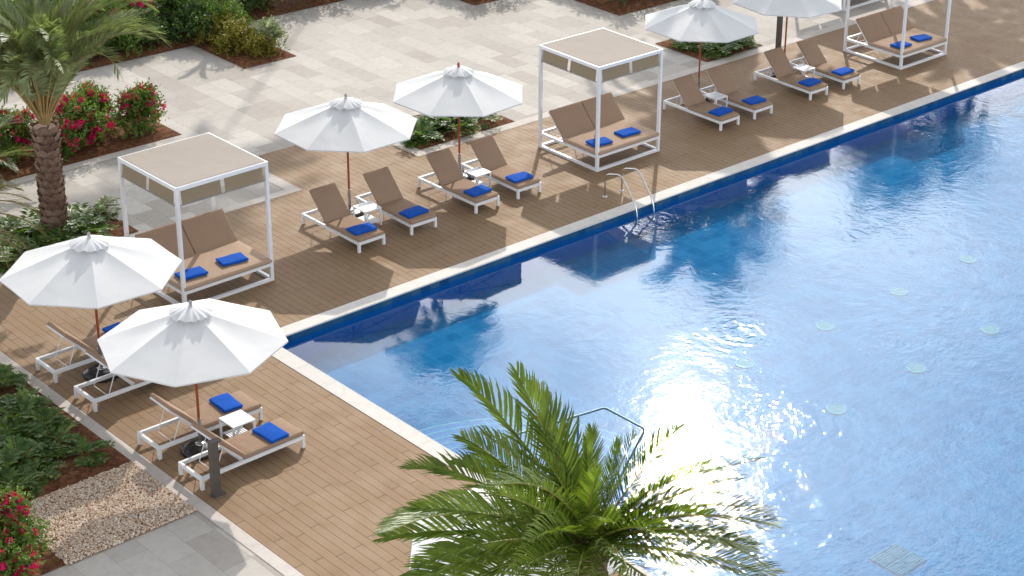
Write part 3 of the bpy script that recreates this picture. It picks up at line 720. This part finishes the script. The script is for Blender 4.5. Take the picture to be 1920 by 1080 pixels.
# shrubs
B_bou = [bush_meshes(51, .62, .62, 1.15, 4800, .085, M_leaf, 95, M_flower, 18, .06), bush_meshes(52, .7, .6, 1.0, 4800, .085, M_leaf, 90, M_flower, 18, .06), bush_meshes(53, .75, .75, 1.3, 4600, .08, M_leaf, 12, M_flower, 20)]
B_dk = bush_meshes(61, .9, .8, 1.05, 4600, .095, M_leafdk, 0, None, 22)
B_gr = bush_meshes(64, .9, .8, 1.05, 4600, .09, M_leaf, 0, None, 22)
B_yl = bush_meshes(62, .7, .6, .6, 3600, .075, M_leafyl, 0, None, 18)
B_wh = bush_meshes(63, .55, .55, .75, 2600, .08, M_leafvar, 10, M_flowerw, 14)
B_hg = bush_meshes(65, 1.3, .9, 1.0, 6500, .09, M_leafdk, 0, None, 40, box=True)
gm = 'magenta flowering shrubs'; gs = 'green shrubs of the far bed'; gh = 'clipped hedge blocks at the top'
bush('bougainvillea', B_bou[0], (3.72, 11.0, .03), .3, 1.0, 'rounded bougainvillea with magenta flowers at the right end of its bed', 'bougainvillea', gm)
bush('bougainvillea', B_bou[1], (2.45, 11.3, .03), 1.3, 1.18, 'bougainvillea with magenta flowers in the middle of the bed behind the left cabana', 'bougainvillea', gm)
bush('bougainvillea', B_bou[1], (1.55, 10.95, .03), 4.0, .85, 'low bougainvillea with magenta flowers just right of the scaly palm trunk', 'bougainvillea', gm)
bush('bougainvillea', B_bou[0], (.75, 11.6, .03), 5.3, 1.0, 'bougainvillea with magenta flowers directly behind the scaly palm trunk', 'bougainvillea', gm)
bush('bougainvillea', B_bou[0], (3.0, 12.0, .03), 4.3, .95, 'bougainvillea with magenta flowers at the back of the bed behind the left cabana', 'bougainvillea', gm)
bush('bougainvillea', B_bou[2], (.2, 11.2, .03), 2.0, .75, 'pale green bougainvillea left of the scaly palm trunk', 'bougainvillea', gm)
bush('bougainvillea', B_bou[0], (-6.95, -3.15, .03), 2.2, .95, 'bougainvillea with magenta flowers at the bottom left corner beside the gravel', 'bougainvillea', gm)
bush('bougainvillea', B_bou[1], (-7.1, -3.85, .03), 1.1, .72, 'low bougainvillea with magenta flowers in the very corner at the bottom left', 'bougainvillea', gm)
bush('bougainvillea', B_bou[1], (-7.5, -2.5, .03), .7, 1.0, 'bougainvillea at the left edge above the gravel', 'bougainvillea', gm)
bush('bougainvillea', B_bou[2], (6.5, 17.4, .03), .2, 1.15, 'tall bougainvillea with red flowers in the far bed left of the yellow shrubs', 'bougainvillea', gm)
bush('bougainvillea', B_bou[1], (7.6, 17.6, .03), 3.2, 1.1, 'bougainvillea with red flowers at the top edge', 'bougainvillea', gm)
k = 0
for (x, y, s, me, w_) in ((6.3, 16.6, .85, B_gr, 'bright'), (7.3, 16.7, .9, B_dk, 'dark'), (8.0, 17.6, 1.1, B_dk, 'dark'), (3.6, 18.6, 1.3, B_dk, 'dark'), (2.0, 18.8, 1.3, B_gr, 'bright'), (9.0, 20.2, 1.4, B_gr, 'bright'), (1.0, 17.2, 1.0, B_dk, 'dark'), (6.2, 20.0, 1.4, B_dk, 'dark'), (4.6, 16.8, .9, B_dk, 'dark'), (5.6, 16.7, .85, B_dk, 'dark'), (3.4, 16.8, .9, B_gr, 'bright'), (2.4, 17.2, 1.0, B_gr, 'bright'), (8.9, 17.4, 1.15, B_gr, 'bright'), (9.6, 18.5, 1.3, B_dk, 'dark'), (8.6, 16.4, 1.0, B_dk, 'dark'), (9.2, 15.9, .85, B_gr, 'bright'), (5.2, 18.5, 1.3, B_gr, 'bright'), (7.0, 18.9, 1.3, B_dk, 'dark'), (11.3, 18.2, 1.2, B_gr, 'bright')):
    k += 1; bush('shrub', me, (x, y, .03), k * 1.7, s, w_ + ' green leafy shrub ' + ('behind the yellow leaved ones' if x > 8 else 'behind the dusty palm fronds'), 'shrub', gs)
bush('shrub', B_yl, (8.85, 14.75, .03), .4, 1.0, 'yellow green shrub left of the white leaved one at the corner of the far bed', 'shrub', 'yellow green shrubs'); bush('shrub', B_yl, (9.1, 14.0, .03), 2.4, .72, 'low yellow shrub at the front corner of the far bed', 'shrub', 'yellow green shrubs')
bush('shrub', B_yl, (9.0, 15.5, .03), 3.4, 1.05, 'yellow green shrub at the back of the far bed corner', 'shrub', 'yellow green shrubs')
bush('shrub', B_wh, (9.6, 14.35, .03), .8, .95, 'white and green shrub leaning over the right end of the far bed', 'shrub')
k = 0
for (x, y, s) in ((11.6, 17.5, 1), (13.6, 17.55, 1), (15.6, 17.5, 1), (17.7, 14.9, 1), (17.7, 16.6, 1), (20.5, 11.5, 1.0), (22.9, 11.5, 1.0), (25.3, 11.5, 1.0), (27.8, 11.5, 1.05), (20.6, 13.2, 1.05), (30.2, 11.5, 1.0)):
    k += 1; bush('hedge', B_hg, (x, y, .02), (0, math.pi)[k % 2] + random.uniform(-.06, .06), s, 'dark green hedge at the top edge, ' + ('left of the open paving' if x < 16.5 else 'small block in the middle' if x < 19 else 'long block right of the middle'), 'hedge', gh)
# small weeds and drip hose
for (x, y, r_, l) in ((9.6, 6.9, 1.0, 'black drip hose looping over the soil behind the wooden finial umbrella'), (19.3, 7.0, .8, 'black drip hose in the bed right of the middle cabana')):
    pts = [(x + r_ * math.cos(a * .5) * 1.1, y + r_ * .6 * math.sin(a * .5), .075 + .01 * math.sin(a)) for a in range(13)]
    MB().tube(pts, .009, 6).obj('drip_hose', M_hose, None, label=l, category='hose')

# palms
def frond_mesh(seed, L=2.6, droop=1.1, ll=.48, lw=.026, n=74, mat=None, rmat=None, start=.16, vee=.35, ragged=.12, pw=1.5):
    """rachis leaves the origin along +X and bends down to -Z; leaflets both sides"""
    random.seed(seed); pts = []; p = Vector((0, 0, 0)); S = 24; tw = random.uniform(-.25, .25)
    for i in range(S + 1):
        pts.append(p.copy()); t = i / S; a = -droop * t ** pw; yb = tw * t
        p = p + Vector((math.cos(a) * math.cos(yb), math.cos(a) * math.sin(yb), math.sin(a))) * L / S
    m = MB(); rc = MB().tube(pts, .022, 6, False, .004)
    def at(t): q = t * S; i = min(int(q), S - 1); return pts[i].lerp(pts[i + 1], q - i), (pts[i + 1] - pts[i]).normalized()
    for k in range(n):
        t = start + (1 - start) * k / n
        for sg in (-1, 1):
            tt = min(.999, t + random.uniform(-.4, .4) / n); p, d = at(tt); side = d.cross(Vector((0, 0, 1))).normalized() * -1; up = side.cross(d) if side.cross(d).z > 0 else d.cross(side)
            s = side * sg; f = (t - start) / (1 - start); l = ll * (math.sin(math.pi * min(1, .16 + f * .80)) ** .55) * random.uniform(1 - ragged, 1 + ragged * .4)
            ang = .95 - .62 * f + random.uniform(-.09, .09)
            dr = (s * math.sin(ang) + d * math.cos(ang) + up * (vee + random.uniform(-.16, .16))).normalized()
            wn_ = dr.cross(up).normalized(); q0 = p; q1 = p + dr * l * .35; q2 = p + dr * l * .72 - Vector((0, 0, l * .05)); q3 = p + dr * l - Vector((0, 0, l * (.12 + random.uniform(0, .12))))
            W = lw * random.uniform(.8, 1.15); v = up.cross(wn_) ; wd = (wn_ * .8 + up * .45).normalized() * W / 2
            o = len(m.v); m.v += [tuple(q0 - wd * .5), tuple(q0 + wd * .5), tuple(q1 - wd), tuple(q1 + wd), tuple(q2 - wd * .75), tuple(q2 + wd * .75), tuple(q3)]
            m.f += [(o, o + 1, o + 3, o + 2), (o + 2, o + 3, o + 5, o + 4), (o + 4, o + 5, o + 6)]; m.sm += [True] * 3
    return rc.mesh('rachis', rmat or M_rachis), m.mesh('leaflets', mat or M_palm)
def put_frond(root, fm, z, az, el, s=1.0, roll=0.0, r0=.06):
    e = mobj('frond', fm[0], root, (r0 * math.cos(az), r0 * math.sin(az), z), Matrix.Rotation(az, 4, 'Z') @ Matrix.Rotation(-el, 4, 'Y') @ Matrix.Rotation(roll, 4, 'X') and (Matrix.Rotation(az, 4, 'Z') @ Matrix.Rotation(-el, 4, 'Y') @ Matrix.Rotation(roll, 4, 'X')).to_euler(), (s, s, s))
    mobj('leaflets', fm[1], e); return e
def trunk_mesh(h, r, rows, per, seed):
    random.seed(seed); m = MB(); m.tube([(0, 0, 0), (0, 0, h * .5), (0, 0, h)], r * .88, 18, True)
    for i in range(rows):
        z = h * (i + .3) / rows; rr = r * (1.05 - .12 * i / rows + (.12 if i > rows - 4 else 0))
        for k in range(per):
            a = 2 * math.pi * (k + (i % 2) * .5) / per + random.uniform(-.06, .06); w_ = 2 * math.pi * rr / per * .62; hh = h / rows * random.uniform(1.25, 1.6); out = .038 * random.uniform(.7, 1.3)
            u = Vector((-math.sin(a), math.cos(a), 0)); o = Vector((math.cos(a), math.sin(a), 0)); c = o * (rr * .86) + Vector((0, 0, z))
            vs = [c - u * w_, c + u * w_, c + u * w_ * .95 + o * out * .7 + Vector((0, 0, hh * .45)), c + u * w_ * .45 + o * out * 1.5 + Vector((0, 0, hh * .72)), c - u * w_ * .45 + o * out * 1.5 + Vector((0, 0, hh * .72)), c - u * w_ * .95 + o * out * .7 + Vector((0, 0, hh * .45)),
                  c + o * (-.0) + Vector((0, 0, hh * .62)), c + o * out * .75 + Vector((0, 0, hh * .2))]
            m.add(vs, [(0, 1, 7), (1, 2, 7), (2, 3, 7), (3, 4, 7), (4, 5, 7), (5, 0, 7), (2, 6, 3), (3, 6, 4), (4, 6, 5)], False)
    return m
def bark_mat():
    m, t, b = newmat('palm_bark'); g = N(t, 'ShaderNodeNewGeometry'); pos = g.outputs['Position']
    c = ramp(t, noise_n(t, 14, 6, .7, pos), [(.3, (.07, .03, .016)), (.5, (.20, .10, .06)), (.72, (.38, .27, .20))])
    c = mixc(t, .5, c, ramp(t, g.outputs['Random Per Island'], [(0, (.10, .05, .03)), (1, (.34, .26, .21))]))
    t.links.new(c, b.inputs['Base Color']); b.inputs['Roughness'].default_value = .9; bump(t, b, noise_n(t, 60, 5, .7, pos), .02); return m
M_bark = bark_mat()
def palm(name, loc, h, r, fronds, fms, label, seed, rows=14, per=9, group=None, trunk=True):
    root = empty(name, loc, 0, label=label, category='palm tree', group=group)
    if trunk: (trunk_mesh(h, r, rows, per, seed) if h < 20 else MB().tube([(0, 0, 0), (.2, 0, h / 2), (0, 0, h)], .05, 10)).obj('trunk', M_bark, root)
    random.seed(seed)
    for (az, el, s, k) in fronds: put_frond(root, fms[k % len(fms)], h - .05 + (.12 if el > 1 else 0), az, el, s, random.uniform(-.5, .5))
    return root
def ring(n, seed, lo, hi, smin=.8, smax=1.05, a0=0, a1=360):
    random.seed(seed); out = []
    for i in range(n):
        u = (i + .5) / n; out.append((R(a0 + (a1 - a0) * ((i * .381966) % 1.0)) + random.uniform(-.12, .12), R(lo + (hi - lo) * u + random.uniform(-5, 5)), random.uniform(smin, smax), i))
    return out
# left palm: tied, upright dusty crown
FG = [frond_mesh(71, 2.7, 1.15, .46, .028, 74, M_palmgr, M_rachisgr, .2, .3), frond_mesh(72, 2.9, 1.6, .46, .028, 76, M_palmgr, M_rachisgr, .2, .2), frond_mesh(73, 2.5, .8, .44, .026, 70, M_palmgr, M_rachisgr, .22, .35)]
FU = [frond_mesh(76, 3.3, 1.5, .50, .03, 70, M_palmgr, M_rachisgr, .24, .3, .12, 2.2), frond_mesh(77, 3.5, 2.1, .50, .03, 72, M_palmgr, M_rachisgr, .26, .25, .12, 2.2), frond_mesh(78, 3.0, 1.1, .46, .028, 64, M_palmgr, M_rachisgr, .26, .35, .12, 2.0)]
FDRY = [frond_mesh(74, 1.9, 1.5, .40, .022, 60, M_palmdry, M_rachisgr, .15, .1)]
palm('palm_tree', (-.66, 6.92, .02), 2.45, .265, ring(72, 3, 58, 89, .84, 1.12), FU, 'date palm with a thick scaly trunk left of the left cabana', 71, 15, 9, 'date palms')
# smaller palms at the left edge
palm('palm_tree', (-5.2, 5.6, .02), 1.35, .2, ring(16, 9, 25, 75, .75, .95), FG, 'palm at the left edge whose dry fronds hang over the leftmost umbrella', 9, 8, 9, 'date palms')
rr_ = bpy.data.objects
pl = palm('palm_tree', (-4.45, 4.35, .02), 2.15, .18, [(R(-35), R(26), 1.15, 0), (R(-46), R(20), 1.1, 0), (R(-24), R(34), 1.1, 0), (R(-58), R(16), 1.05, 0), (R(-8), R(38), 1.1, 0), (R(-40), R(6), 1.0, 0), (R(-30), R(44), 1.05, 0), (R(20), R(40), 1.0, 0)], FDRY, 'dry drooping palm fronds at the left edge above the leftmost umbrella', 10, 8, 9, 'date palms')
palm('palm_tree', (-.9, 10.6, .02), .35, .15, ring(16, 12, 15, 70, .6, .8), FG, 'short palm with pale green fronds left of the scaly trunk', 12, 3, 8, 'date palms')
# foreground palm seen from above
FF = [frond_mesh(81, 2.5, .6, .56, .030, 50, M_palm, M_rachis, .08, .5, .14), frond_mesh(82, 2.6, .95, .58, .030, 52, M_palm, M_rachis, .08, .4, .14), frond_mesh(83, 2.3, .45, .52, .028, 48, M_palm, M_rachis, .1, .55, .14), frond_mesh(84, 1.9, .3, .42, .026, 44, M_palm, M_rachis, .1, .6, .14)]
fr = [(R(a_), R(e_), s_ * .94, k_) for (a_, e_, s_, k_) in ((136, 9, .98, 0), (127, 19, .97, 1), (148, -3, .92, 0), (99, 50, 1.02, 0), (86, 55, .98, 2), (70, 56, .85, 1), (118, 54, .8, 2), (-36, 30, .85, 1), (-52, 34, .85, 1), (-44, 42, .8, 0), (-20, 44, .75, 1), (175, 12, .95, 0), (188, -4, .95, 1), (205, 30, .9, 2), (228, 22, .9, 0), (250, 34, .85, 1), (144, -12, .9, 1), (160, 34, .9, 0), (118, 10, .85, 1), (60, 44, .7, 3), (10, 60, .6, 3), (265, 8, .9, 0), (290, 40, .8, 2), (122, 30, .95, 1), (76, 52, .72, 2), (104, 30, .9, 1), (140, 28, .95, 1), (156, 8, .95, 1), (210, 45, .85, 0), (235, 50, .8, 2), (270, 45, .8, 1), (300, 8, .9, 0), (215, 5, .95, 1), (-50, 42, .85, 2), (-34, 48, .8, 0), (43, 30, .86, 3), (52, 12, .8, 3), (20, 42, .78, 3), (2, 38, .8, 2), (-24, 34, .9, 0),
      (-44, 27, .88, 1), (-38, 12, .74, 0), (-58, 16, .78, 0), (-74, 36, .85, 1), (200, 18, .9, 0), (222, 30, .9, 1), (240, 12, .9, 0), (262, 28, .9, 2), (180, 30, .9, 1), (164, 14, .92, 0), (284, 18, .9, 0), (304, 24, .9, 1), (222, 66, .8, 3), (43, 74, .6, 3), (150, 72, .7, 3), (-30, 68, .65, 2), (100, 20, .85, 0), (70, 30, .75, 2), (170, 50, .85, 2), (190, 62, .8, 1), (-15, 20, .7, 0), (315, 50, .8, 2))]
palm('palm_tree', (-4.95, -14.1, 0), 4.78, .2, fr, FF, 'big bright green palm in the foreground seen from above', 21, 16, 8, 'date palms')
palm('palm_tree', (-3.9, -16.4, 0), 2.75, .18, ring(22, 22, 15, 82, .6, .75), FF, 'palm at the bottom edge right of the big one, only a frond tip showing', 22, 12, 8, 'date palms')
# palms beyond the top of the picture: seen mirrored in the pool and by their shadows
FT = [frond_mesh(91, 2.7, 1.5, .6, .08, 64, M_palm, M_rachis, .15, .1), frond_mesh(92, 2.6, 1.1, .6, .08, 64, M_palm, M_rachis, .15, .2)]
for i, (x, y, h, n, lo, hi, s) in enumerate(((28.9, 15.9, 10.9, 46, -30, 75, 1.35), (30.9, 33.9, 23.0, 40, 15, 88, 1.15), (38.0, 14.4, 10.5, 40, -25, 75, 1.0), (43.0, 15.2, 11.0, 36, -20, 75, .95))):
    palm('palm_tree', (x, y, 0), h, .05 if h > 20 else .15, ring(n, 30 + i, lo, hi, s * .85, s), FT, ('tall palm mirrored in the pool right of the ladder', 'slim palm mirrored in the pool near its corner', 'tall palm mirrored at the upper right of the pool', 'tall palm mirrored at the right edge of the pool')[i], 30 + i, 24, 7, 'tall palms beyond the paving')
# trunk standing in the far bed
trunk_mesh(2.3, .085, 16, 7, 44).obj('trunk', M_bark, (tk := empty('palm_tree', (10.35, 17.0, 0), label='thin brown palm trunk at the top edge right of the far shrubs', category='palm tree', group='date palms')))
for (a, e, s, k_) in ring(5, 45, 80, 89, .28, .32): put_frond(tk, FT[k_ % 2], 2.25, a, e, s)

# ------------------------------------------------------------------ gravel
random.seed(77)
MB().quad(-6.4, -4.15, -4.15, -2.13, .006).obj('gravel_bed', simple('gravel_base', (.36, .26, .19), .9, var=.4, vs=60), kind='structure')
ico = [(0, 0, 1), (.89, 0, .45), (.28, .85, .45), (-.72, .53, .45), (-.72, -.53, .45), (.28, -.85, .45), (.72, .53, -.45), (-.28, .85, -.45), (-.89, 0, -.45), (-.28, -.85, -.45), (.72, -.53, -.45), (0, 0, -1)]
icf = [(0, 1, 2), (0, 2, 3), (0, 3, 4), (0, 4, 5), (0, 5, 1), (1, 6, 2), (2, 7, 3), (3, 8, 4), (4, 9, 5), (5, 10, 1), (2, 6, 7), (3, 7, 8), (4, 8, 9), (5, 9, 10), (1, 10, 6), (11, 7, 6), (11, 8, 7), (11, 9, 8), (11, 10, 9), (11, 6, 10)]
gv = MB()
for i in range(11500):
    s = random.uniform(.010, .021); q = Euler((random.uniform(0, 6), random.uniform(0, 6), random.uniform(0, 6))).to_matrix(); c = Vector((random.uniform(-6.42, -4.17), random.uniform(-4.13, -2.15), .012 + random.uniform(0, .022)))
    gv.add([c + q @ Vector((x * s * 1.25, y * s, z * s * .75)) for x, y, z in ico], icf, False)
mg, t, b_ = newmat('gravel_stone'); g_ = N(t, 'ShaderNodeNewGeometry')
t.links.new(ramp(t, g_.outputs['Random Per Island'], [(0, (.38, .23, .14)), (.25, (.58, .42, .30)), (.6, (.68, .55, .44)), (1, (.77, .70, .61))]), b_.inputs['Base Color']); b_.inputs['Roughness'].default_value = .8
gv.obj('gravel', mg, label='cream and tan gravel patch beside the near deck', category='gravel', kind='stuff')
